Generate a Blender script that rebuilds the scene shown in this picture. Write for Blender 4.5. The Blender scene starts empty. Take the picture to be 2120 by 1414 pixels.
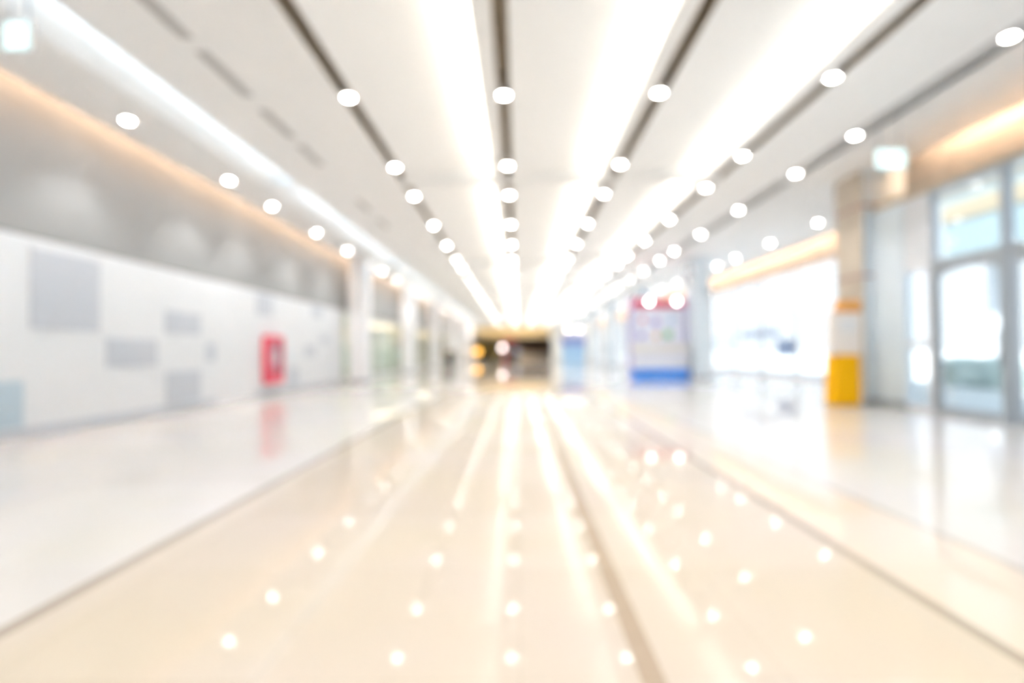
import bpy, bmesh, math, random
from mathutils import Matrix, Vector
random.seed(4)
sc = bpy.context.scene
COL = sc.collection
PI = math.pi

# ------------------------------------------------------------------ materials
def mat(name, base, rough=0.5, metal=0.0, spec=0.5, coat=0.0):
    m = bpy.data.materials.new(name); m.use_nodes = True
    b = m.node_tree.nodes['Principled BSDF']
    b.inputs['Base Color'].default_value = (*base, 1)
    b.inputs['Roughness'].default_value = rough
    b.inputs['Metallic'].default_value = metal
    b.inputs['Specular IOR Level'].default_value = spec
    b.inputs['Coat Weight'].default_value = coat
    return m

def noisy(name, base, amount=0.05, scale=3.0, rough=0.6, **k):
    """paint / stone with a soft procedural mottling"""
    m = mat(name, base, rough, **k); nt = m.node_tree; b = nt.nodes['Principled BSDF']
    tc = nt.nodes.new('ShaderNodeTexCoord'); n = nt.nodes.new('ShaderNodeTexNoise')
    n.inputs['Scale'].default_value = scale; n.inputs['Detail'].default_value = 3
    r = nt.nodes.new('ShaderNodeValToRGB')
    r.color_ramp.elements[0].position = 0.3; r.color_ramp.elements[1].position = 0.7
    r.color_ramp.elements[0].color = (*[max(0, c*(1-amount)) for c in base], 1)
    r.color_ramp.elements[1].color = (*[min(1, c*(1+amount)) for c in base], 1)
    nt.links.new(tc.outputs['Object'], n.inputs['Vector'])
    nt.links.new(n.outputs['Fac'], r.inputs['Fac']); nt.links.new(r.outputs['Color'], b.inputs['Base Color'])
    return m

def emit(name, col, s):
    m = bpy.data.materials.new(name); m.use_nodes = True; nt = m.node_tree
    nt.nodes.remove(nt.nodes['Principled BSDF'])
    e = nt.nodes.new('ShaderNodeEmission'); e.inputs['Color'].default_value = (*col, 1); e.inputs['Strength'].default_value = s
    nt.links.new(e.outputs[0], nt.nodes['Material Output'].inputs['Surface'])
    m.cycles.emission_sampling = 'FRONT'
    return m

def glass_mat(name, tint=(0.96, 0.99, 1.0)):
    m = bpy.data.materials.new(name); m.use_nodes = True; nt = m.node_tree
    nt.nodes.remove(nt.nodes['Principled BSDF'])
    t = nt.nodes.new('ShaderNodeBsdfTransparent'); t.inputs[0].default_value = (*tint, 1)
    g = nt.nodes.new('ShaderNodeBsdfGlossy'); g.inputs['Roughness'].default_value = 0.0
    lw = nt.nodes.new('ShaderNodeLayerWeight'); p5 = nt.nodes.new('ShaderNodeMath'); p5.operation = 'POWER'; p5.inputs[1].default_value = 5
    f = nt.nodes.new('ShaderNodeMath'); f.operation = 'MULTIPLY_ADD'; f.inputs[1].default_value = .96; f.inputs[2].default_value = .04
    nt.links.new(lw.outputs['Facing'], p5.inputs[0]); nt.links.new(p5.outputs[0], f.inputs[0])
    x = nt.nodes.new('ShaderNodeMixShader')
    nt.links.new(f.outputs[0], x.inputs[0]); nt.links.new(t.outputs[0], x.inputs[1]); nt.links.new(g.outputs[0], x.inputs[2])
    nt.links.new(x.outputs[0], nt.nodes['Material Output'].inputs['Surface'])
    return m

def floor_mat():
    m = mat('polished_tile', (.8, .7, .6), 0.045); nt = m.node_tree; b = nt.nodes['Principled BSDF']
    L = nt.links.new
    tc = nt.nodes.new('ShaderNodeTexCoord'); sp = nt.nodes.new('ShaderNodeSeparateXYZ')
    L(tc.outputs['Object'], sp.inputs[0])
    mr = nt.nodes.new('ShaderNodeMapRange')
    mr.inputs['From Min'].default_value = -2.7; mr.inputs['From Max'].default_value = 2.7
    L(sp.outputs['X'], mr.inputs['Value'])
    cr = nt.nodes.new('ShaderNodeValToRGB'); cr.color_ramp.interpolation = 'CONSTANT'
    side = FLOOR_SIDE; mid = FLOOR_MID; line = FLOOR_LINE; brown = FLOOR_BROWN; edge = FLOOR_EDGE; grey = FLOOR_GREY
    stops = [(-2.7, side), (-2.115, line), (-2.03, mid), (.39, brown), (.465, mid), (1.715, line), (1.79, edge), (2.43, grey), (2.51, side)]
    els = cr.color_ramp.elements
    for i, (x, c) in enumerate(stops):
        p = (x+2.7)/5.4
        e = els[i] if i < 2 else els.new(p)
        e.position = p; e.color = (*c, 1)
    L(mr.outputs[0], cr.inputs['Fac'])
    br = nt.nodes.new('ShaderNodeTexBrick'); br.offset = 0
    br.inputs['Scale'].default_value = 1.0
    br.inputs['Brick Width'].default_value = 0.9; br.inputs['Row Height'].default_value = 0.9
    br.inputs['Mortar Size'].default_value = 0.002; br.inputs['Bias'].default_value = 0
    br.inputs['Color1'].default_value = (1, 1, 1, 1); br.inputs['Color2'].default_value = (.95, .94, .92, 1)
    br.inputs['Mortar'].default_value = (.8, .78, .74, 1)
    L(tc.outputs['Object'], br.inputs['Vector'])
    no = nt.nodes.new('ShaderNodeTexNoise'); no.inputs['Scale'].default_value = 0.7
    L(tc.outputs['Object'], no.inputs['Vector'])
    nr = nt.nodes.new('ShaderNodeValToRGB')
    nr.color_ramp.elements[0].position = .35; nr.color_ramp.elements[1].position = .65
    nr.color_ramp.elements[0].color = (1, .97, .90, 1); nr.color_ramp.elements[1].color = (1, .97, .99, 1)
    L(no.outputs['Fac'], nr.inputs['Fac'])
    m1 = nt.nodes.new('ShaderNodeMix'); m1.data_type = 'RGBA'; m1.blend_type = 'MULTIPLY'; m1.inputs[0].default_value = 1
    L(cr.outputs[0], m1.inputs[6]); L(br.outputs['Color'], m1.inputs[7])
    m2 = nt.nodes.new('ShaderNodeMix'); m2.data_type = 'RGBA'; m2.blend_type = 'MULTIPLY'; m2.inputs[0].default_value = 1
    L(m1.outputs[2], m2.inputs[6]); L(nr.outputs[0], m2.inputs[7])
    L(m2.outputs[2], b.inputs['Base Color'])
    b.inputs['Specular IOR Level'].default_value = FLOOR_SPEC
    return m

# ---- tunables
FLOOR_SIDE = (.67, .67, .68); FLOOR_MID = (.645, .59, .525); FLOOR_LINE = (.42, .37, .32)
FLOOR_BROWN = (.46, .38, .30); FLOOR_EDGE = (.72, .66, .60); FLOOR_GREY = (.52, .51, .50); FLOOR_SPEC = 0.18
LAMP = 12; SPOT = 18; COVE = 4.6; WARM = 44; COOL = 5.4; SKY = .27; EXPO = 2.48

M = {}
M['ceil'] = noisy('ceiling_paint', (.94, .95, .955), .015, 2, .7)
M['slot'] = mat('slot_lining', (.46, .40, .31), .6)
M['wall'] = noisy('white_wall', (.73, .76, .80), .01, 2, .5)
M['band'] = noisy('grey_bulkhead', (.33, .34, .345), .04, .8, .6)
M['greyp'] = noisy('grey_panel', (.52, .56, .63), .02, 2, .45)
M['bluep'] = mat('blue_grey_panel', (.46, .58, .68), .35)
M['plinth'] = mat('plinth', (.50, .54, .60), .3)
M['column'] = mat('white_column', (.90, .93, .98), .3)
M['tan'] = noisy('tan_stone', (.64, .56, .46), .05, 2, .35)
M['lav'] = noisy('lavender_grey_cladding', (.80, .90, 1.0), .03, 1.5, .25)
M['joint'] = mat('cladding_joint', (.42, .26, .24), .5)
M['frame'] = mat('grey_metal_frame', (.46, .51, .56), .35, .4)
M['wframe'] = mat('white_metal_frame', (.80, .83, .88), .35)
M['bronze'] = mat('beige_metal', (.55, .48, .38), .4, .2)
M['glass'] = glass_mat('clear_glass')
M['green_glass'] = glass_mat('greenish_glass', (.94, .98, .95))
M['yellow'] = mat('yellow_laminate', (1.0, .52, .0), .5, spec=.15)
M['orange'] = mat('orange_laminate', (.85, .40, .08), .35)
M['white'] = mat('white_laminate', (.85, .84, .84), .3)
M['kwhite'] = mat('kiosk_panel', (.92, .85, .79), .35)
M['red'] = mat('red_enamel', (.85, .06, .12), .3)
M['hose'] = mat('hose_grey_pink', (.72, .45, .50), .5)
M['blue'] = mat('blue_laminate', (.03, .30, 1.0), .3)
M['lblue'] = mat('light_blue_print', (.42, .64, .88), .35)
M['navy'] = mat('periwinkle_print', (.22, .27, .62), .35)
M['lilac'] = mat('lilac_print', (.82, .86, 1.0), .35)
M['pink'] = mat('pink_print', (.80, .14, .24), .35)
M['g1'] = mat('green_spot', (.25, .60, .30), .4)
M['o1'] = mat('orange_spot', (.85, .55, .25), .4)
M['p1'] = mat('purple_spot', (.42, .36, .70), .4)
M['ring'] = mat('lamp_trim', (.8, .8, .8), .3)
M['lamp'] = emit('lamp_lens', (1, .98, .94), LAMP)
M['cove'] = emit('cove_tube', (1, .91, .79), COVE)
M['coveo'] = emit('warm_cove_tube', (1, .66, .42), WARM)
M['covec'] = emit('cool_cove_tube', (.72, .88, 1), COOL)
M['spot'] = emit('spotlight_lens', (1, .84, .80), 6)
M['sign'] = emit('exit_sign_face', (.72, 1, .99), .30)
M['signw'] = emit('exit_sign_figure', (1, 1, 1), .36)
M['shoplight'] = emit('shop_light', (1, .80, .60), .8)
M['amber'] = emit('amber_globe', (1, .50, .08), .8)
M['globe'] = emit('white_globe', (1, .84, .80), 1.3)
M['gold'] = mat('gold_soffit', (.85, .74, .52), .5)
M['goldlight'] = emit('soffit_light', (1, .86, .64), 5)
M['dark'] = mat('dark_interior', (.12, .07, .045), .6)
M['olive'] = mat('olive_interior', (.50, .40, .14), .6)
M['shopwall'] = mat('shop_wall', (.90, .89, .84), .6)
M['shopgreen'] = mat('shop_green', (.62, .72, .66), .6)
M['bin'] = mat('dark_grey_bin', (.10, .10, .10), .4)
M['ground'] = noisy('pavement', (.76, .77, .78), .05, .5, .8)
M['hedge'] = noisy('hedge_leaves', (.78, .90, .88), .10, 6, .8)
M['teal'] = mat('teal_panels', (.34, .44, .48), .4)
M['ochre'] = mat('ochre_band', (.46, .39, .28), .5)
M['skin'] = mat('skin', (.62, .38, .27), .5)
M['hair'] = mat('hair', (.03, .02, .015), .5)
M['shirtw'] = mat('white_cloth', (.85, .82, .80), .8)
M['shirtb'] = mat('pale_blue_cloth', (.55, .68, .95), .8)
M['trred'] = mat('red_cloth', (.75, .05, .07), .8)
M['trblue'] = mat('pale_trousers', (.45, .55, .62), .8)
M['shoe'] = mat('dark_shoe', (.05, .05, .05), .5)
M['floor'] = floor_mat()
for k in ('lamp', 'spot', 'sign', 'signw', 'amber', 'globe'): M[k].cycles.emission_sampling = 'NONE'
M['wash'] = noisy('washed_plaster', (.40, .39, .37), .03, 1, .7)
def film(name, c):
    m = bpy.data.materials.new(name); m.use_nodes = True; nt = m.node_tree; nt.nodes.remove(nt.nodes['Principled BSDF'])
    a = nt.nodes.new('ShaderNodeBsdfTranslucent'); b = nt.nodes.new('ShaderNodeBsdfTransparent'); x = nt.nodes.new('ShaderNodeMixShader')
    a.inputs[0].default_value = (*c, 1); b.inputs[0].default_value = (*c, 1); x.inputs[0].default_value = .4
    nt.links.new(a.outputs[0], x.inputs[1]); nt.links.new(b.outputs[0], x.inputs[2]); nt.links.new(x.outputs[0], nt.nodes['Material Output'].inputs['Surface'])
    return m
M['film'] = film('printed_film', (.62, .64, .72)); M['film2'] = film('printed_film_blue', (.85, .92, .95))

# ------------------------------------------------------------------ helpers
def link(name, bm, m, parent=None):
    me = bpy.data.meshes.new(name)
    bm.normal_update(); bm.to_mesh(me); bm.free()
    for x in (m if isinstance(m, (list, tuple)) else [m]): me.materials.append(x)
    o = bpy.data.objects.new(name, me); COL.objects.link(o)
    if parent: o.parent = parent
    return o

def box(bm, x0, x1, y0, y1, z0, z1, mi=0, bev=0.0):
    vs = [bm.verts.new(p) for p in ((x0,y0,z0),(x1,y0,z0),(x1,y1,z0),(x0,y1,z0),(x0,y0,z1),(x1,y0,z1),(x1,y1,z1),(x0,y1,z1))]
    fs = [bm.faces.new([vs[i] for i in f]) for f in ((3,2,1,0),(4,5,6,7),(0,1,5,4),(1,2,6,5),(2,3,7,6),(3,0,4,7))]
    for f in fs: f.material_index = mi
    if bev > 0:
        es = list({e for f in fs for e in f.edges})
        r = bmesh.ops.bevel(bm, geom=es, offset=bev, segments=2, affect='EDGES', profile=.5)
        for f in r['faces']: f.material_index = mi
    return fs

def prism(bm, poly, z0, z1, mi=0):
    a = [bm.verts.new((x, y, z0)) for x, y in poly]; b = [bm.verts.new((x, y, z1)) for x, y in poly]; n = len(poly)
    fs = [bm.faces.new(a[::-1]), bm.faces.new(b)] + [bm.faces.new((a[i], a[(i+1) % n], b[(i+1) % n], b[i])) for i in range(n)]
    for f in fs: f.material_index = mi

def quad(bm, pts, mi=0):
    f = bm.faces.new([bm.verts.new(p) for p in pts]); f.material_index = mi; return f

def B(name, m, parent, *dims, bev=0.0):
    bm = bmesh.new()
    if isinstance(dims[0], (tuple, list)):
        for d in dims: box(bm, *d, bev=bev)
    else: box(bm, *dims, bev=bev)
    return link(name, bm, m, parent)

def cyl(bm, c, r0, r1, h, n=24, axis='Z', mi=0, cap=True):
    rot = {'Z': Matrix(), 'Y': Matrix.Rotation(-PI/2, 4, 'X'), 'X': Matrix.Rotation(PI/2, 4, 'Y')}[axis]
    g = bmesh.ops.create_cone(bm, cap_ends=cap, segments=n, radius1=r0, radius2=r1, depth=h, matrix=Matrix.Translation(c) @ rot)
    for f in {f for v in g['verts'] for f in v.link_faces}: f.material_index = mi

def struct(o, label=None):
    o['kind'] = 'structure'
    if label: o['label'] = label
    return o
def thing(name, label, cat, loc=(0,0,0), group=None):
    o = bpy.data.objects.new(name, None); COL.objects.link(o); o.location = loc; o.empty_display_size = .1
    o['label'] = label; o['category'] = cat
    if group: o['group'] = group
    return o
def tag(o, label, cat, group=None):
    o['label'] = label; o['category'] = cat
    if group: o['group'] = group
    return o

# ------------------------------------------------------------------ the hall
Y0, Y1 = -12.0, 72.9
HC = 4.65
bm = bmesh.new(); prism(bm, ((-12, Y0), (7.9, Y0), (7.9, 11.4), (10.6, 14.2), (10.6, 84), (-12, 84)), -.2, 0); struct(link('floor', bm, M['floor']), 'polished cream tile floor with brown inlay lines')

# ---- ceiling: cross-section swept along each module, beams at the seams
SEAMS = [11.15 + 10.3*k for k in range(-2, 7)]
COVES = [(-4.60, -5.25, .38, 'covec'), (-.47, -2.22, .44, 'cove'), (1.72, -.065, .44, 'cove'), (3.90, 2.085, .44, 'cove')]
SLOTS = [-2.31, -.15, 2.0, 4.18]
SW = .085
edges = [Y0] + SEAMS + [Y1+.3]
bmC = bmesh.new(); bmS = bmesh.new()
cove_bm = {'cove': bmesh.new(), 'covec': bmesh.new()}
def strip(bm, pts, ya, yb, mi=0):
    for (xa, za), (xb, zb) in zip(pts, pts[1:]):
        quad(bm, ((xa, ya, za), (xa, yb, za), (xb, yb, zb), (xb, ya, zb)), mi)
def slot_pts(xc, w, d): return [(xc-w, HC), (xc-w, HC+d), (xc+w, HC+d), (xc+w, HC)]
PW = .155
for a, b in zip(edges, edges[1:]):
    ya, yb = a+.12, b-.12
    if a == Y0: ya = Y0
    if yb - ya < .3: continue
    strip(bmC, [(-6.36, 5.75), (-6.36, HC), (-5.25, HC)], ya, yb)
    for lip, start, rise, kind in COVES:
        back = lip + PW
        strip(bmC, [(start, HC), (back, HC+rise), (back, HC+.03), (lip+.02, HC+.03), (lip+.02, HC+.085), (lip, HC+.085), (lip, HC)], ya, yb)
        # tube on the shelf, turned up and towards the sloping panel
        quad(cove_bm[kind], ((lip+.115, ya+.1, HC+.078), (lip+.115, yb-.1, HC+.078), (lip+.065, yb-.1, HC+.04), (lip+.065, ya+.1, HC+.04)))
        quad(cove_bm[kind], ((lip+.115, ya+.1, HC+.032), (lip+.065, ya+.1, HC+.032), (lip+.065, yb-.1, HC+.032), (lip+.115, yb-.1, HC+.032)))
    strip(bmC, [(-4.60, HC), (-2.31-SW, HC)], ya, yb)
    strip(bmC, [(-.47, HC), (-.15-SW, HC)], ya, yb)
    strip(bmC, [(1.72, HC), (2.0-SW, HC)], ya, yb)
    strip(bmC, [(3.90, HC), (4.18-SW, HC)], ya, yb)
    strip(bmC, [(4.18+SW, HC), (5.53, HC)], ya, yb)
    strip(bmC, [(5.53, HC), (5.53, HC+.05), (5.87, HC+.05), (5.87, HC)], ya, yb, 1)
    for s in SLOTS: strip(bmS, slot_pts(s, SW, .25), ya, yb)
    # closing beams
    if b < Y1: box(bmC, -6.36, 5.87, b-.12, b+.12, HC, 5.75)
# right-hand flat ceiling: narrow over the entrance, wide over the window bays
box(bmC, 5.87, 7.45, Y0, 11.6, HC, HC+.08); box(bmC, 7.40, 7.45, Y0, 11.6, HC+.08, 5.75)
prism(bmC, ((5.87, 11.6), (7.9, 11.6), (9.9, 13.75), (9.9, Y1), (5.87, Y1)), HC, HC+.08); box(bmC, 9.85, 9.9, 13.8, Y1, HC+.08, 5.75)
box(bmC, -6.36, -6.3, Y0, Y1, HC+.02, 5.75)
prism(bmC, ((-12, Y0-.2), (7.9, Y0-.2), (7.9, 11.4), (10.5, 14.1), (10.5, 84), (-12, 84)), 5.75, 5.95)          # roof slab
M['groove'] = mat('groove_grey', (.60, .60, .60), .7)
ceiling = struct(link('ceiling', bmC, [M['ceil'], M['groove']]), 'white panelled ceiling with sloping lit trays and dark slots')
for f in ceiling.data.polygons: pass
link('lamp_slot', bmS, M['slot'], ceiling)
link('cove_light', cove_bm['cove'], M['cove'], ceiling)
link('cool_cove_light', cove_bm['covec'], M['covec'], ceiling)
def vstrip(name, x, face, ya, yb, m, z=HC+.74, h=.12):
    bm = bmesh.new()
    p = [(x, ya, z), (x, yb, z), (x, yb, z+h), (x, ya, z+h)]
    if face > 0: p = p[::1]
    else: p = p[::-1]
    quad(bm, p); return link(name, bm, m, ceiling)
vstrip('wall_washer', -6.375, -1, Y0, Y1, M['coveo'])
vstrip('wall_washer', 7.465, 1, Y0, 9.7, M['coveo'])
vstrip('wall_washer', 9.915, 1, 14.1, Y1, M['coveo'])

# ---- left wall: white display wall to Y=20, then shopfronts; grey bulkhead above
XL = -6.65
bm = bmesh.new(); box(bm, XL-.3, XL, Y0, 20.1, 0, 2.74)
wl = struct(link('wall_left', bm, M['wall']), 'white display wall with grey inset rectangles')
bm = bmesh.new(); box(bm, XL-.3, XL, Y0, Y1, 2.76, 5.75)
struct(link('trim_1', bm, M['band']), 'long grey bulkhead above the white wall')
PAN = [(7.18, 8.38, 1.48, 2.60, 'greyp'), (8.53, 9.73, .91, 1.38, 'greyp'), (9.96, 11.07, 1.51, 1.94, 'greyp'),
       (10.0, 11.07, .16, .78, 'greyp'), (5.7, 7.08, .16, .78, 'bluep'), (13.5, 14.35, 2.12, 2.68, 'greyp'),
       (11.3, 11.62, .95, 1.34, 'greyp'), (17.2, 18.0, 2.3, 2.68, 'greyp'), (16.6, 17.4, 1.0, 1.35, 'greyp'), (15.4, 16.0, .16, .7, 'greyp'),
       (17.9, 18.6, 1.45, 1.7, 'greyp')]
for y0, y1, z0, z1, k in PAN:
    B('wall_panel', M[k], wl, XL-.002, XL+.02, y0, y1, z0, z1, bev=.004)
bm = bmesh.new()
box(bm, XL, XL+.05, Y0, 11.6, 0, .14); box(bm, XL, XL+.05, 13.5, 20.1, 0, .14)
struct(link('baseboard_left', bm, M['plinth']), 'blue grey plinth along the white wall')
# shops beyond
bm = bmesh.new()
box(bm, -10.3, -10.0, 20.1, Y1, 0, 2.76); box(bm, -10, XL-.3, 20.1, Y1, 2.76, 2.95)
box(bm, -10, XL-.3, 19.95, 20.1, 0, 2.76)
struct(link('wall_shop', bm, M['shopwall']), 'pale wall deep inside the left shops')
bm = bmesh.new(); box(bm, -10, -9.96, 20.1, 50, .05, 1.5); struct(link('trim_2', bm, M['shopgreen']), 'green lower wall inside the shops')
n = 0
for y in [20.15 + 9.35*k for k in range(5)]:
    n += 1
    fr = bmesh.new(); g = bmesh.new(); ye = min(y+9.3, Y1)
    for k in range(4):
        yy = y + k*(ye-y-.06)/3
        box(fr, XL-.16, XL-.10, yy, yy+.06, 0, 2.76)
    box(fr, XL-.16, XL-.10, y, ye, 2.68, 2.76); box(fr, XL-.16, XL-.10, y, ye, 0, .08)
    box(g, XL-.135, XL-.125, y, ye, .08, 2.68)
    w = struct(link('window_%d' % n, fr, M['wframe']), 'glazed shopfront behind the white columns')
    link('pane', g, M['green_glass'], w)
for i, (y, x) in enumerate(((31, -8.4), (44, -8.4), (56, -8.4))):
    B('ceiling_light_panel', M['shoplight'], None, x-.6, x+.6, y, y+4.2, 2.70, 2.755)
    o = bpy.context.scene.objects[-1] if False else COL.objects[-1]
    tag(o, ['warm glowing light panel inside the first shop past the white wall', 'warm light panel inside the second shop past the white wall', 'warm light panel inside the third shop past the white wall'][i], 'light', 'warm panels in the shops')

for y in (25, 33, 41, 49, 57):
    l = bpy.data.lights.new('shop_fill_light', 'AREA'); l.size = .5; l.energy = 12; l.color = (1, .97, .9)  # added fill light, lifts the dim shop interiors; no fixture modelled
    o = bpy.data.objects.new('shop_fill_light', l); o.location = (-8.6, y, 2.72); COL.objects.link(o)

# ---- white columns on the left
for i, y in enumerate((20.5, 29.6, 38.9, 49.0, 58.4, 67.7)):
    w = .34
    t = thing('column', ['nearest', 'second nearest', 'third', 'fourth', 'fifth', 'farthest'][i] + ' white column in the row along the left shops', 'column', (-6.08, y, 0), 'white columns on the left')
    B('shaft', M['column'], t, -w, w, -w, w, .0, HC, bev=.03)
    B('base', M['plinth'], t, -w-.02, w+.02, -w-.02, w+.02, 0, .10, bev=.005)

# ---- right side pillars
def clad(name, label, x0, x1, y0, y1, side='tan'):
    t = thing(name, label, 'pillar', (x0, y0, 0), 'stone clad pillars on the right')
    W, D = x1-x0, y1-y0
    B('shaft', M['lav'], t, 0, W, 0, D, 0, HC)
    B('side_cladding', M[side], t, -.03, -.001, -.005, D, 0, HC)
    bm = bmesh.new()
    for z in (2.52, 3.92): box(bm, -.035, W+.004, -.012, D, z, z+.05)
    link('joint', bm, M['joint'], t)
    bm = bmesh.new(); box(bm, -.04, W, -.02, D, 0, .10); link('base', bm, M['frame'], t)
    return t
clad('pillar', 'large tan and lavender grey pillar behind the yellow kiosk', 6.9, 7.8, 10.6, 11.45)
for i, y in enumerate((20.2, 29.6, 39.0, 48.4, 57.8, 67.2)):
    t = thing('pillar', ['tall grey pillar right of the tall promotional booth', 'slim grey pillar hidden behind the tall promotional booth', 'slim grey pillar just left of the tall promotional booth',
        'distant grey pillar, fourth along the bright right windows', 'distant grey pillar, fifth along the bright right windows', 'farthest grey pillar along the bright right windows'][i], 'pillar', (6.75, y, 0), 'grey pillars on the right')
    B('shaft', M['lav'], t, 0, .6, 0, 1.4, 0, HC, bev=.01)
    B('base', M['frame'], t, -.02, .62, -.02, 1.42, 0, .1)

# ---- right front: glazed entrance on X = 7.1
XG = 7.1
bm = bmesh.new()
box(bm, XG-.02, XG+.12, 9.76, 10.6, 0, 3.78)              # lavender panel beside the pillar
struct(link('wall_right', bm, M['lav']), 'lavender grey panel between the pillar and the glass doors')
B('baseboard_right', M['frame'], None, XG-.05, XG-.02, 9.76, 10.6, 0, .12)['kind'] = 'structure'
bm = bmesh.new(); box(bm, XG-.02, 7.9, Y0, 10.6, 3.78, 3.9); struct(link('trim_3', bm, M['bronze']), 'head beam above the glass doors')
bm = bmesh.new(); box(bm, 7.75, 7.9, Y0, 11.46, 3.9, 5.75); prism(bm, ((7.8, 11.35), (10.2, 13.9), (10.2, 14.1), (7.72, 11.46)), 0, 5.75)
struct(link('wall_entrance', bm, M['wash']), 'wall above the glass doors washed by warm cove light')
# narrow side light
fr = bmesh.new()
for y in (9.24,): box(fr, XG, XG+.10, y-.13, y, 0, 3.78)
box(fr, XG, XG+.1, 9.24, 9.76, 2.45, 3.78); box(fr, XG, XG+.1, 9.24, 9.76, 0, .10); box(fr, XG, XG+.1, 9.24, 9.76, 1.12, 1.22)
w = struct(link('window_6', fr, M['wframe']), 'narrow bright side window beside the doors')
g = bmesh.new(); box(g, XG+.04, XG+.05, 9.24, 9.76, .1, 2.45); link('pane', g, M['glass'], w)
# doors with fanlights, towards and past the camera
ys = [9.11, 7.70, 6.25, 4.8, 3.35, 1.9, .45, -1.0, -2.45, -3.9, -5.35, -6.8, -8.25, -9.7]
for i, (yb, ya) in enumerate(zip(ys, ys[1:])):
    fr = bmesh.new()
    box(fr, XG-.03, XG+.10, ya, ya+.10, 0, 3.78)
    if i == 0: box(fr, XG-.03, XG+.10, yb-.04, yb, 0, 3.78)
    box(fr, XG-.02, XG+.09, ya, yb, 2.46, 2.58); box(fr, XG-.02, XG+.09, ya, yb, 3.70, 3.78)
    d = struct(link('door_%d' % (i+1), fr, M['frame']), 'grey framed glass entrance door with a fanlight')
    leaf = bmesh.new()
    box(leaf, XG, XG+.05, ya+.11, ya+.17, .01, 2.45); box(leaf, XG, XG+.05, yb-.11, yb-.05, .01, 2.45)
    box(leaf, XG, XG+.05, ya+.17, yb-.11, .01, .12)
    # gently arched top rail
    N = 10; a0, a1 = ya+.17, yb-.11
    for k in range(N):
        u0, u1 = k/N, (k+1)/N
        h0, h1 = (.06+.10*(2*u-1)**2 for u in (u0, u1))
        y0, y1 = a0+(a1-a0)*u0, a0+(a1-a0)*u1
        vs = [leaf.verts.new(p) for p in ((XG,y0,2.45-h0),(XG,y1,2.45-h1),(XG,y1,2.45),(XG,y0,2.45),(XG+.05,y0,2.45-h0),(XG+.05,y1,2.45-h1),(XG+.05,y1,2.45),(XG+.05,y0,2.45))]
        for f in ((0,3,2,1),(4,5,6,7),(0,1,5,4),(3,7,6,2)): leaf.faces.new([vs[j] for j in f])
    lf = link('door_leaf', leaf, M['frame'], d)
    g = bmesh.new(); box(g, XG+.02, XG+.03, ya+.17, yb-.11, .12, 2.45); link('pane', g, M['glass'], lf)
    g = bmesh.new(); box(g, XG+.03, XG+.04, ya+.1, yb, 2.58, 3.70); link('fanlight', g, M['glass'], d)
    hm = bmesh.new(); cyl(hm, (XG-.05, ya+.14, 1.1), .015, .015, .5, 12)
    cyl(hm, (XG-.02, ya+.14, 1.3), .01, .01, .06, 8, 'X'); cyl(hm, (XG-.02, ya+.14, .9), .01, .01, .06, 8, 'X')
    link('handle', hm, M['frame'], lf)

# ---- right back: tall windows on X = 10.2
XW = 10.2
bm = bmesh.new(); box(bm, XW, XW+.3, 14.0, Y1, 4.02, 5.75); struct(link('wall_window_head', bm, M['wash']), 'warmly lit wall strip above the tall windows')
n = 7
for k in range(7):
    y = 14.0 + 8.41*k; ye = y+8.41
    fr = bmesh.new()
    for j in range(4):
        yy = y + j*(8.41-.08)/3; box(fr, XW, XW+.1, yy, yy+.08, 0, 4.02)
    box(fr, XW, XW+.1, y, ye, 3.94, 4.02); box(fr, XW, XW+.1, y, ye, 0, .1)
    w = struct(link('window_%d' % n, fr, M['wframe']), 'tall bright window bay on the right'); n += 1
    g = bmesh.new(); box(g, XW+.04, XW+.05, y, ye, .1, 3.94); link('pane', g, M['glass'], w)

# notices stuck inside the tall windows: a low row of grey letters-like plates and a poster
t = thing('window_lettering', 'grey lettering strip on the bright window behind the kiosk', 'lettering', (XW-.02, 20.8, 1.75))
for k, (dy, wd, hh) in enumerate(((0,.5,.34),(.62,.35,.26),(1.1,.5,.34),(1.75,.42,.26),(2.3,.55,.34),(2.95,.4,.3))):
    B('letter', M['film'], t, -.03, 0, dy, dy+wd, -hh/2, hh/2, bev=.005)
t = thing('poster', 'small blue grey poster low on the bright window behind the kiosk', 'poster', (XW-.02, 19.6, .82))
B('sheet', M['film'], t, -.015, 0, 0, 1.35, 0, .66); B('picture', M['film2'], t, -.02, -.015, .3, .75, .12, .48)

# ---- end of the hall
bm = bmesh.new()
box(bm, -10.3, -5.9, Y1, Y1+.3, 0, 5.75); box(bm, 4.7, 10.5, Y1, Y1+.3, 0, 5.75)
box(bm, -6.0, 4.8, Y1, Y1+.3, 4.45, 5.75)
struct(link('wall_end', bm, M['shopwall']), 'far end wall around the low opening')
bm = bmesh.new(); box(bm, -6.0, 4.8, Y1, 76, 3.0, 3.15); box(bm, -5.9, 4.7, 75.8, 76, 2.9, 4.6); 
quad(bm, ((-5.9, Y1, 4.5), (4.7, Y1, 4.5), (4.7, 76, 3.0), (-5.9, 76, 3.0)))
struct(link('trim_4', bm, M['gold']), 'gold soffit over the far opening')
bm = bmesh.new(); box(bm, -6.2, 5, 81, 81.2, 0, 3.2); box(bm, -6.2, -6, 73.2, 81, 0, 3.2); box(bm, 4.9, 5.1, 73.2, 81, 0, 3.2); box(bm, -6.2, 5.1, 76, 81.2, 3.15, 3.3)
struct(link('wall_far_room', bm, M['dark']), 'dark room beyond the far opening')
bm = bmesh.new(); box(bm, -5.9, -2.6, 80.8, 80.98, 0, 3.1); struct(link('trim_5', bm, M['olive']), 'olive panel at the back of the dark room')
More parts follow.
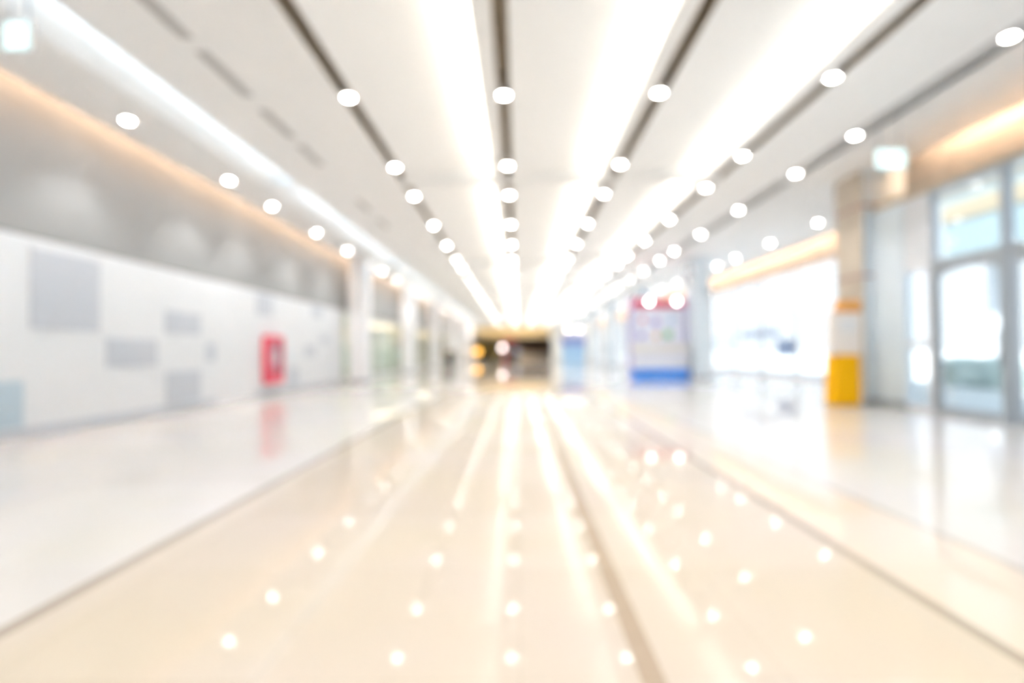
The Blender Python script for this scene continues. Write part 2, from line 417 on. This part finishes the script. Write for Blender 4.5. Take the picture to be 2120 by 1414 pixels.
bm = bmesh.new(); quad(bm, ((-5.4, Y1+.05, 4.30), (-5.4, Y1+.05, 4.44), (4.2, Y1+.05, 4.44), (4.2, Y1+.05, 4.30)))
link('soffit_light', bm, M['goldlight'], ceiling)
bm = bmesh.new(); box(bm, -5.4, 4.2, Y1-.05, Y1+.02, 4.27, 4.45); link('soffit_light_lip', bm, M['gold'], ceiling)

t = thing('service_counter', 'tan counter low inside the dark far opening', 'counter', (.2, 77.5, 0))
B('front_panel', M['tan'], t, 0, 4.3, 0, .6, 0, 1.0); B('counter_top', M['gold'], t, -.05, 4.35, -.05, .65, 1.0, 1.06, bev=.01)
l = bpy.data.lights.new('far_room_fill_light', 'AREA'); l.size = 1.5; l.energy = 11; l.color = (1, .82, .6)  # added warm fill so the counter shows in the otherwise unlit room
o = bpy.data.objects.new('far_room_fill_light', l); o.location = (0, 76.6, 3.1); COL.objects.link(o)

# ---- back wall behind the camera
bm = bmesh.new(); box(bm, -7, 8, Y0-.2, Y0, 0, 5.75); struct(link('wall_back', bm, M['wall']))
bm = bmesh.new(); box(bm, XG, XG+.2, Y0, ys[-1], 0, 3.9); struct(link('wall_right_back', bm, M['wall']))

# ------------------------------------------------------------------ downlights
ORD = ['nearest', 'second', 'third', 'fourth', 'fifth', 'sixth', 'seventh', 'eighth', 'ninth', 'tenth', 'eleventh', 'twelfth', 'thirteenth', 'fourteenth',
       'fifteenth', 'sixteenth', 'seventeenth', 'eighteenth', 'nineteenth', 'twentieth', 'twenty-first', 'twenty-second', 'twenty-third', 'twenty-fourth', 'twenty-fifth', 'twenty-sixth']
def lens_mesh(r):                      # shallow frosted dome bulging below its trim ring
    bm = bmesh.new(); N = 24; rows = []
    for k in range(5):
        a = PI/2*k/5; rows.append([bm.verts.new((r*math.cos(a)*math.cos(2*PI*i/N), r*math.cos(a)*math.sin(2*PI*i/N), -DOME*math.sin(a))) for i in range(N)])
    tip = bm.verts.new((0, 0, -DOME))
    for a, b in zip(rows, rows[1:]):
        for i in range(N): bm.faces.new((a[i], b[i], b[(i+1) % N], a[(i+1) % N]))
    for i in range(N): bm.faces.new((rows[-1][i], tip, rows[-1][(i+1) % N]))
    for f in bm.faces: f.smooth = True
    bm.normal_update()
    if sum(f.normal.z for f in bm.faces) > 0: bmesh.ops.reverse_faces(bm, faces=list(bm.faces))
    me = bpy.data.meshes.new('lens'); bm.to_mesh(me); bm.free(); me.materials.append(M['lamp']); return me
def ring_mesh(r0, r1, h):
    bm = bmesh.new(); N = 28; rows = []
    for (r, z) in ((.002, h), (r1, h), (r1, -BAF), (r0, -BAF), (r0, h-.002), (.002, h-.002)):
        rows.append([bm.verts.new((r*math.cos(2*PI*i/N), r*math.sin(2*PI*i/N), z)) for i in range(N)])
    for a, b in zip(rows, rows[1:]):
        for i in range(N): bm.faces.new((a[i], a[(i+1)%N], b[(i+1)%N], b[i]))
    me = bpy.data.meshes.new('trim_ring'); bm.to_mesh(me); bm.free(); me.materials.append(M['ring']); return me
LR = .074; BAF = .030; DOME = .045
lens_me, ring_me = lens_mesh(LR), ring_mesh(LR-.001, LR+.012, .04)
def lamp_ys(y):                      # the pattern of one module repeats every 10.3 m
    return [b + d for b in (-9.35, .95, 11.25, 21.55, 31.85, 42.15, 52.45, 62.75) for d in y]
P = (.85, 3.65, 6.45, 9.25)
ROWS = [(-5.81, P, -50, 'recessed along the left edge of the ceiling', .45), (-2.31, P, -50, 'in the dark slot left of centre', -.1), (-.15, P, -50, 'in the centre slot', -.1),
        (2.00, P, -50, 'in the first slot right of centre', -.1), (4.18, (.5, 3.3, 6.1, 8.9), -50, 'in the second slot right of centre', -.1),
        (5.70, P, -50, 'in the shallow grey groove on the right', .1), (8.45, P, 12.9, 'over the bright window bays on the right', 0)]
nl = 0
bulb_light = bpy.data.lights.new('downlight_bulb', 'SPOT'); bulb_light.spot_size = math.radians(104); bulb_light.spot_blend = .6
bulb_light.shadow_soft_size = .05; bulb_light.color = (1, .98, .94); bulb_light.energy = SPOT
for xc, pat, ymin, desc, dy in ROWS:
    k = 0
    for y in lamp_ys(pat):
        y = y + dy
        if xc == 5.70: y = y - 1.4 + 0.0
        if y < ymin or y < -10 or y > 72.3: continue
        z = HC - .002 if xc in (-5.81, 8.45) else (HC + .04 if xc == 5.70 else HC + .03)
        hidden = y < 5.5                # over and behind the viewpoint
        l = bulb_light
        o = bpy.data.objects.new('downlight_bulb', l); COL.objects.link(o)
        if hidden:
            o.location = (xc, y, z-.09); continue
        t = thing('downlight', '%s round glowing downlight %s' % (ORD[k], desc), 'downlight', (xc, y, z), 'round ceiling downlights')
        k += 1; nl += 1; o.parent = t; o.location = (0, 0, -.09)
        a = bpy.data.objects.new('trim_ring', ring_me); a.parent = t; COL.objects.link(a)
        b = bpy.data.objects.new('lens', lens_me); b.parent = t; COL.objects.link(b); b.location = (0, 0, -.002)

# ---- slot diffusers between the left rows
for i, (a, b) in enumerate(((4.9, 5.85), (6.1, 7.2), (7.6, 8.6), (8.95, 9.9), (12.2, 13.2), (14, 15))):
    t = thing('air_diffuser', ['nearest grey slot diffuser in the left ceiling panel', 'second grey slot diffuser in the left ceiling panel', 'third grey slot diffuser in the left ceiling panel',
        'fourth grey slot diffuser, last before the ceiling seam', 'faint slot diffuser just past the ceiling seam on the left', 'faintest slot diffuser, second past the ceiling seam'][i], 'air vent', (-3.66, a, HC), 'slot diffusers')
    B('frame', M['groove'], t, (-.075, -.05, 0, b-a, -.012, 0), (.05, .075, 0, b-a, -.012, 0), (-.05, .05, 0, .02, -.012, 0), (-.05, .05, b-a-.02, b-a, -.012, 0))
    B('slat', M['groove'], t, (-.035, -.02, .02, b-a-.02, -.010, -.001), (-.005, .01, .02, b-a-.02, -.010, -.001), (.02, .035, .02, b-a-.02, -.010, -.001))
    B('backing', M['groove'], t, -.05, .05, .02, b-a-.02, -.003, -.001)

# ---- hanging emergency signs
def exit_sign(x, y, z, w, h, label):
    t = thing('exit_sign', label, 'sign', (x, y, z))
    B('housing', M['white'], t, -w/2-.02, w/2+.02, 0, .06, -h/2-.02, h/2+.02, bev=.008)
    B('face', M['sign'], t, -w/2, w/2, -.006, 0, -h/2, h/2)
    bm = bmesh.new()                      # pale running figure block
    box(bm, -w*.12, w*.12, -.009, -.006, -h*.18, h*.2); cyl(bm, (w*.05, -.0075, h*.30), h*.08, h*.08, .003, 16, 'Y')
    box(bm, -w*.2, -w*.10, -.009, -.006, -h*.34, -h*.14); box(bm, w*.06, w*.16, -.009, -.006, -h*.34, -h*.14)
    link('figure', bm, M['signw'], t)
    bm = bmesh.new()
    for sx in (-w*.35, w*.35): cyl(bm, (sx, .03, (h/2+.02 + HC-z)/2), .008, .008, HC-z-h/2-.02, 10)
    link('rod', bm, M['frame'], t)
exit_sign(-4.78, 5.0, 4.18, .24, .26, 'pale cyan glowing exit sign hanging at the top left')
exit_sign(5.72, 8.1, 3.98, .44, .28, 'pale cyan glowing exit sign hanging near the tan pillar')

# ---- fire hose cabinet
t = thing('fire_cabinet', 'red framed fire hose cabinet on the white left wall', 'fire cabinet', (XL+.001, 13.8, .32))
B('frame', M['red'], t, (0, .16, 0, .09, 0, 1.26), (0, .16, .84, .93, 0, 1.26), (0, .16, .09, .84, 0, .18), (0, .16, .09, .84, 1.12, 1.26))
B('back', M['red'], t, 0, .02, .09, .84, .18, 1.12)
bm = bmesh.new(); cyl(bm, (.08, .46, .72), .24, .24, .08, 28, 'X'); cyl(bm, (.08, .46, .72), .07, .07, .12, 20, 'X'); link('hose_reel', bm, M['hose'], t)
bm = bmesh.new(); box(bm, .13, .14, .09, .84, .18, 1.12); pn = link('door_pane', bm, M['glass'], t)
bm = bmesh.new(); cyl(bm, (.165, .86, .65), .02, .02, .03, 14, 'X'); link('handle', bm, M['ring'], t)

# ---- yellow kiosk
t = thing('information_kiosk', 'yellow based information kiosk with orange top beside the tan pillar', 'kiosk', (6.24, 10.1, 0)); t.scale = (.66, 1, 1)
def taper(name, m, parent, x0, x1, y0, y1, z0, z1, dx0, dx1, bev=.01):
    bm = bmesh.new()
    vs = [bm.verts.new(p) for p in ((x0,y0,z0),(x1,y0,z0),(x1,y1,z0),(x0,y1,z0),(x0+dx0,y0,z1),(x1+dx1,y0,z1),(x1+dx1,y1,z1),(x0+dx0,y1,z1))]
    for f in ((3,2,1,0),(4,5,6,7),(0,1,5,4),(1,2,6,5),(2,3,7,6),(3,0,4,7)): bm.faces.new([vs[i] for i in f])
    bmesh.ops.bevel(bm, geom=list(bm.edges), offset=bev, segments=2, affect='EDGES')
    return link(name, bm, m, parent)
taper('base_box', M['yellow'], t, -.34, .34, 0, .42, .02, .98, .07, 0)
B('plinth', M['frame'], t, -.30, .30, .04, .38, 0, .03)
taper('panel', M['kwhite'], t, -.31, .50, .10, .34, .975, 1.80, .03, .02)
B('notice', M['white'], t, -.15, .34, .085, .10, 1.42, 1.66)
taper('header', M['orange'], t, -.08, .50, .08, .36, 1.795, 2.02, .02, 0)

# ---- promotional booths with spotlights
def booth(loc, W, H, D, label, kind, group='promotional booths'):
    t = thing('promotional_booth', label, 'booth', loc, group)
    if kind == 0:
        B('backdrop', M['lilac'], t, 0, W, .35, .5, .0, H-.42)
        B('header', M['pink'], t, .1, W, .26, .5, H-.42, H-.08, bev=.01)
        B('side_panel', M['p1'], t, (-.06, 0, .1, .5, 0, H), (W, W+.06, .3, .5, .9, H))
        B('counter', M['lilac'], t, 0, W, 0, .55, .36, 1.02, bev=.02)
        B('base', M['blue'], t, -.02, W+.02, -.02, .57, 0, .37, bev=.01)
        B('counter_top', M['white'], t, -.04, W+.04, -.04, .58, 1.02, 1.34, bev=.01)
        for mname, cx, cz, r in (('p1', .45, 1.68, .13), ('o1', 1.02, 1.66, .12), ('g1', 1.48, 1.72, .17), ('p1', 1.0, 2.2, .16), ('pink', .5, 2.3, .10), ('lblue', 1.6, 2.25, .13)):
            bm = bmesh.new(); cyl(bm, (cx, .345, cz), r, r, .012, 24, 'Y'); link('printed_spot', bm, M[mname], t)
        sp = ((.62, H-.25), (1.68, H-.25))
    else:
        B('backdrop', M['lblue'], t, 0, W, .35, .5, 0, H-1.1)
        B('header', M['navy'], t, -.03, W+.03, .26, .5, H-1.5, H-.85, bev=.01)
        B('counter', M['lblue'], t, .1, W-.1, 0, .35, 0, 1.0, bev=.02)
        B('post', M['white'], t, (0, .06, .36, .42, H-1.1, H-.1), (W-.06, W, .36, .42, H-1.1, H-.1)); B('rail', M['white'], t, 0, W, .36, .42, H-.16, H-.1)
        sp = ((.45, H-.35), (1.35, H-.35))
    for x, z in sp:
        bm = bmesh.new(); box(bm, x-.02, x+.02, -.1, .40, z+.10, z+.13); cyl(bm, (x, -.12, z+.02), .08, .07, .18, 20, 'Y'); hd = link('spotlight', bm, M['frame'], t)
        bm = bmesh.new(); cyl(bm, (x, -.215, z+.02), .07, .07, .008, 20, 'Y'); link('lens', bm, M['spot'], hd)
booth((4.45, 20.6, 0), 2.15, 3.2, .6, 'tall pink and lilac promotional booth with bright blue base', 0)
booth((3.55, 42.0, 0), 1.85, 3.1, .6, 'distant light blue promotional booth with two spotlights', 1)

# ---- litter bin on the left
t = thing('litter_bin', 'dark grey bin standing near the far white columns', 'bin', (-5.35, 42.5, 0))
bm = bmesh.new(); cyl(bm, (0, 0, .55), .30, .34, 1.1, 28); link('body', bm, M['bin'], t)
bm = bmesh.new(); cyl(bm, (0, 0, 1.18), .36, .22, .16, 28); link('lid', bm, M['bin'], t)

# ---- amber globe lamp and white globe sign near the far end
def globe(name, label, loc, r, m, h):
    t = thing(name, label, 'lamp', loc)
    bm = bmesh.new(); cyl(bm, (0, 0, .03), .3, .28, .06, 24); link('base', bm, M['frame'], t)
    bm = bmesh.new(); cyl(bm, (0, 0, (h-r)/2+.03), .04, .04, h-r-.06, 14); link('pole', bm, M['frame'], t)
    bm = bmesh.new(); bmesh.ops.create_uvsphere(bm, u_segments=24, v_segments=14, radius=r, matrix=Matrix.Translation((0, 0, h)))
    for f in bm.faces: f.smooth = True
    link('globe', bm, m, t)
globe('globe_lamp', 'amber glowing globe lamp at the far left of the dark opening', (-4.95, 66, 0), .42, M['amber'], 1.15)
globe('globe_lamp', 'white glowing globe lamp beside the two distant people', (-1.68, 60.5, 0), .30, M['globe'], 1.55)
t = tag(B('red_sign', M['red'], None, -1.5, -.2, 60, 60.1, 2.2, 2.42, bev=.01), 'small red sign hanging above the distant people', 'sign')
bm = bmesh.new()
for x in (-1.3, -.4): cyl(bm, (x, 60.05, (2.42+HC)/2), .012, .012, HC-2.42, 8)
link('rod', bm, M['frame'], t)

# ------------------------------------------------------------------ people, far down the hall
def skin(name, pts, edges, radii, m, parent, root=0, sub=2):
    me = bpy.data.meshes.new(name); me.from_pydata(pts, edges, []); me.materials.append(m)
    o = bpy.data.objects.new(name, me); COL.objects.link(o); o.parent = parent
    md = o.modifiers.new('skin', 'SKIN'); md.use_smooth_shade = True
    for i, r in enumerate(radii):
        r = r if isinstance(r, tuple) else (r, r)
        me.skin_vertices[0].data[i].radius = r
    me.skin_vertices[0].data[root].use_root = True
    s = o.modifiers.new('sub', 'SUBSURF'); s.levels = s.render_levels = sub
    return o
def person(label, loc, rz, shirt, trousers, group=None):
    t = thing('person', label, 'person', loc, group); t.rotation_euler = (0, 0, rz)
    # faces -Y (towards the camera) ; mid-stride
    J = {'pel': (0, 0, .95), 'wa': (0, 0, 1.10), 'ch': (0, 0, 1.32), 'nk': (0, .01, 1.48), 'hd0': (0, 0, 1.56), 'hd1': (0, -.01, 1.66), 'hd2': (0, 0, 1.72),
         'hl': (-.10, 0, .90), 'kl': (-.11, -.12, .50), 'al': (-.11, -.06, .09), 'tl': (-.12, -.20, .04),
         'hr': (.10, 0, .90), 'kr': (.11, .02, .50), 'ar': (.11, .20, .12), 'tr': (.12, .09, .04),
         'sl': (-.17, 0, 1.40), 'el': (-.23, .05, 1.12), 'wl': (-.22, -.08, .90), 'pl': (-.215, -.10, .83),
         'sr': (.17, 0, 1.40), 'er': (.23, -.02, 1.12), 'wr': (.22, -.16, .92), 'pr': (.215, -.19, .85)}
    R = {'pel': (.13, .10), 'wa': (.12, .09), 'ch': (.14, .10), 'nk': .055, 'hd0': .075, 'hd1': (.08, .095), 'hd2': .07,
         'hl': .085, 'kl': .055, 'al': .038, 'tl': .035, 'hr': .085, 'kr': .055, 'ar': .038, 'tr': .035,
         'sl': .055, 'el': .040, 'wl': .027, 'pl': (.035, .018), 'sr': .055, 'er': .040, 'wr': .027, 'pr': (.035, .018)}
    E = [('pel','wa'),('wa','ch'),('ch','nk'),('nk','hd0'),('hd0','hd1'),('hd1','hd2'),('pel','hl'),('hl','kl'),('kl','al'),('al','tl'),('pel','hr'),('hr','kr'),('kr','ar'),('ar','tr'),
         ('ch','sl'),('sl','el'),('el','wl'),('wl','pl'),('ch','sr'),('sr','er'),('er','wr'),('wr','pr')]
    pts = [J[k] for k in J]; rad = [R[k] for k in J]; ks = list(J)
    # five fingers on each hand, nose
    E = [(ks.index(a), ks.index(b)) for a, b in E]
    for s, p in ((-1, 'pl'), (1, 'pr')):
        px, py, pz = J[p]
        for k, L in enumerate((.062, .072, .066, .052)):
            i = len(pts); oy = (k-1.5)*.017
            pts += [(px, py+oy, pz-.03), (px-s*.012, py+oy, pz-.03-L)]; rad += [.009, .007]
            E += [(ks.index(p), i), (i, i+1)]
        i = len(pts); pts += [(px-s*.02, py-.04, pz+.0), (px-s*.03, py-.055, pz-.04)]; rad += [.010, .008]; E += [(ks.index(p), i), (i, i+1)]
    i = len(pts); pts += [(0, -.115, 1.625)]; rad += [.014]; E += [(ks.index('hd1'), i)]
    skin('body', pts, E, rad, M['skin'], t, 0, 2)
    g = .018
    def sub(keys, name, m, ed, extra=g, cut=None):
        P_, R_ = [], []
        for k in keys:
            P_.append(cut[k] if cut and k in cut else J[k]); r = R[k]; r = r if isinstance(r, tuple) else (r, r); R_.append((r[0]+extra, r[1]+extra))
        skin(name, P_, [(keys.index(a), keys.index(b)) for a, b in ed], R_, m, t, 0, 2)
    sub(['pel','wa','ch','sl','el','wl','sr','er','wr'], 'shirt', shirt, [('pel','wa'),('wa','ch'),('ch','sl'),('sl','el'),('el','wl'),('ch','sr'),('sr','er'),('er','wr')])
    sub(['pel','hl','kl','al','hr','kr','ar'], 'trousers', trousers, [('pel','hl'),('hl','kl'),('kl','al'),('pel','hr'),('hr','kr'),('kr','ar')], .016)
    bm = bmesh.new(); bmesh.ops.create_uvsphere(bm, u_segments=18, v_segments=12, radius=.105, matrix=Matrix.Translation((0, .025, 1.685)) @ Matrix.Diagonal((.95, 1.0, 1.05, 1)))
    for v in list(bm.verts):
        if v.co.y < -.035 and v.co.z < 1.72: bm.verts.remove(v)
    for f in bm.faces: f.smooth = True
    link('hair', bm, M['hair'], t)
    for s in (-1, 1):
        bm = bmesh.new(); bmesh.ops.create_uvsphere(bm, u_segments=8, v_segments=6, radius=.011, matrix=Matrix.Translation((s*.032, -.092, 1.655))); link('eye', bm, M['hair'], t)
    for k in ('l', 'r'):
        a, b = J['a'+k], J['t'+k]
        skin('shoe', [(a[0], a[1]+.02, .05), (a[0], (a[1]+b[1])/2, .045), (b[0], b[1]-.03, .035)], [(0,1),(1,2)], [.045, .045, .035], M['shoe'], t, 0, 1)
person('person in white top and red trousers walking far down the hall', (-1.35, 60, 0), .1, M['shirtw'], M['trred'])
person('person in pale blue clothes walking far down the hall', (.02, 61, 0), -.2, M['shirtb'], M['trblue'])

# ------------------------------------------------------------------ outside
bm = bmesh.new(); prism(bm, ((7.9, -80), (160, -80), (160, 160), (10.6, 160), (10.6, 14.2), (7.9, 11.4)), -.25, -.03); struct(link('ground_outside', bm, M['ground']), 'pale pavement outside the glass')
def hedge(x0, x1, y0, y1, h, label):
    bm = bmesh.new(); rnd = random.Random(int(x0*10+y0))
    box(bm, x0, x1, y0, y1, -.1, h)
    bmesh.ops.subdivide_edges(bm, edges=list(bm.edges), cuts=14, use_grid_fill=True)
    for v in bm.verts: v.co += Vector((rnd.uniform(-.12,.12), rnd.uniform(-.12,.12), rnd.uniform(-.1,.1) if v.co.z > .1 else 0))
    tag(link('hedge', bm, M['hedge']), label, 'hedge')
hedge(12.6, 13.9, 9, 16, .75, 'low pale green hedge outside the glass doors')
t = thing('canopy_building', 'pale teal canopy with ochre band seen through the fanlight', 'building', (15, 6, -.1))
B('fascia', M['teal'], t, 0, 3, 0, 12.7, 4.3, 8.4); B('band', M['ochre'], t, -.05, 0, 0, 12.7, 5.5, 6.1)
for y in (.5, 12):
    B('post', M['wframe'], t, 1.2, 1.6, y, y+.4, 0, 4.3)

# ------------------------------------------------------------------ world, camera
w = bpy.data.worlds.new('sky'); sc.world = w; w.use_nodes = True
nt = w.node_tree; bg = nt.nodes['Background']
tc = nt.nodes.new('ShaderNodeTexCoord'); sx = nt.nodes.new('ShaderNodeSeparateXYZ'); cr = nt.nodes.new('ShaderNodeValToRGB')
nt.links.new(tc.outputs['Generated'], sx.inputs[0]); nt.links.new(sx.outputs['Z'], cr.inputs['Fac']); nt.links.new(cr.outputs[0], bg.inputs[0])
cr.color_ramp.elements[0].color = (.92, .96, 1, 1); cr.color_ramp.elements[1].color = (.62, .80, 1, 1)
bg.inputs[1].default_value = SKY

sun = bpy.data.lights.new('sun', 'SUN'); sun.energy = 1.7; sun.angle = math.radians(1.5); sun.color = (1, .97, .92)
so = bpy.data.objects.new('sun', sun); COL.objects.link(so); so.rotation_euler = (0, math.radians(-32), math.radians(15)); so.location = (0, 0, 30)
F = 1100.0
cam = bpy.data.cameras.new('camera'); co = bpy.data.objects.new('camera', cam); COL.objects.link(co); sc.camera = co
cam.sensor_width = 36; cam.lens = F/2120*36; cam.clip_start = .02; cam.clip_end = 500
th = .010
r0 = Vector((math.cos(th), 0, -math.sin(th))); u0 = Vector((math.sin(th), 0, math.cos(th)))
f = (Vector((0, 1, 0)) - (11/F)*r0 + (21/F)*u0).normalized()
r = (r0 - r0.dot(f)*f).normalized(); b = -f; u = b.cross(r)
mw = Matrix((r, u, b)).transposed().to_4x4(); mw.translation = (0, 0, 1.1); co.matrix_world = mw
cam.dof.use_dof = True; cam.dof.focus_distance = .40; cam.dof.aperture_fstop = 1.72
sc.view_settings.view_transform = 'Standard'; sc.view_settings.look = 'None'; sc.view_settings.gamma = 1; sc.view_settings.exposure = EXPO
sc.view_settings.use_curve_mapping = False
sc.cycles.use_denoising = True; sc.cycles.denoiser = 'OPENIMAGEDENOISE'
sc.cycles.max_bounces = 5; sc.cycles.diffuse_bounces = 3; sc.cycles.glossy_bounces = 2; sc.cycles.transparent_max_bounces = 8
sc.cycles.use_adaptive_sampling = True; sc.cycles.adaptive_threshold = .06; sc.cycles.light_sampling_threshold = .03
sc.world.cycles.sampling_method = 'MANUAL'; sc.world.cycles.sample_map_resolution = 64
sc.cycles.caustics_reflective = False; sc.cycles.caustics_refractive = False
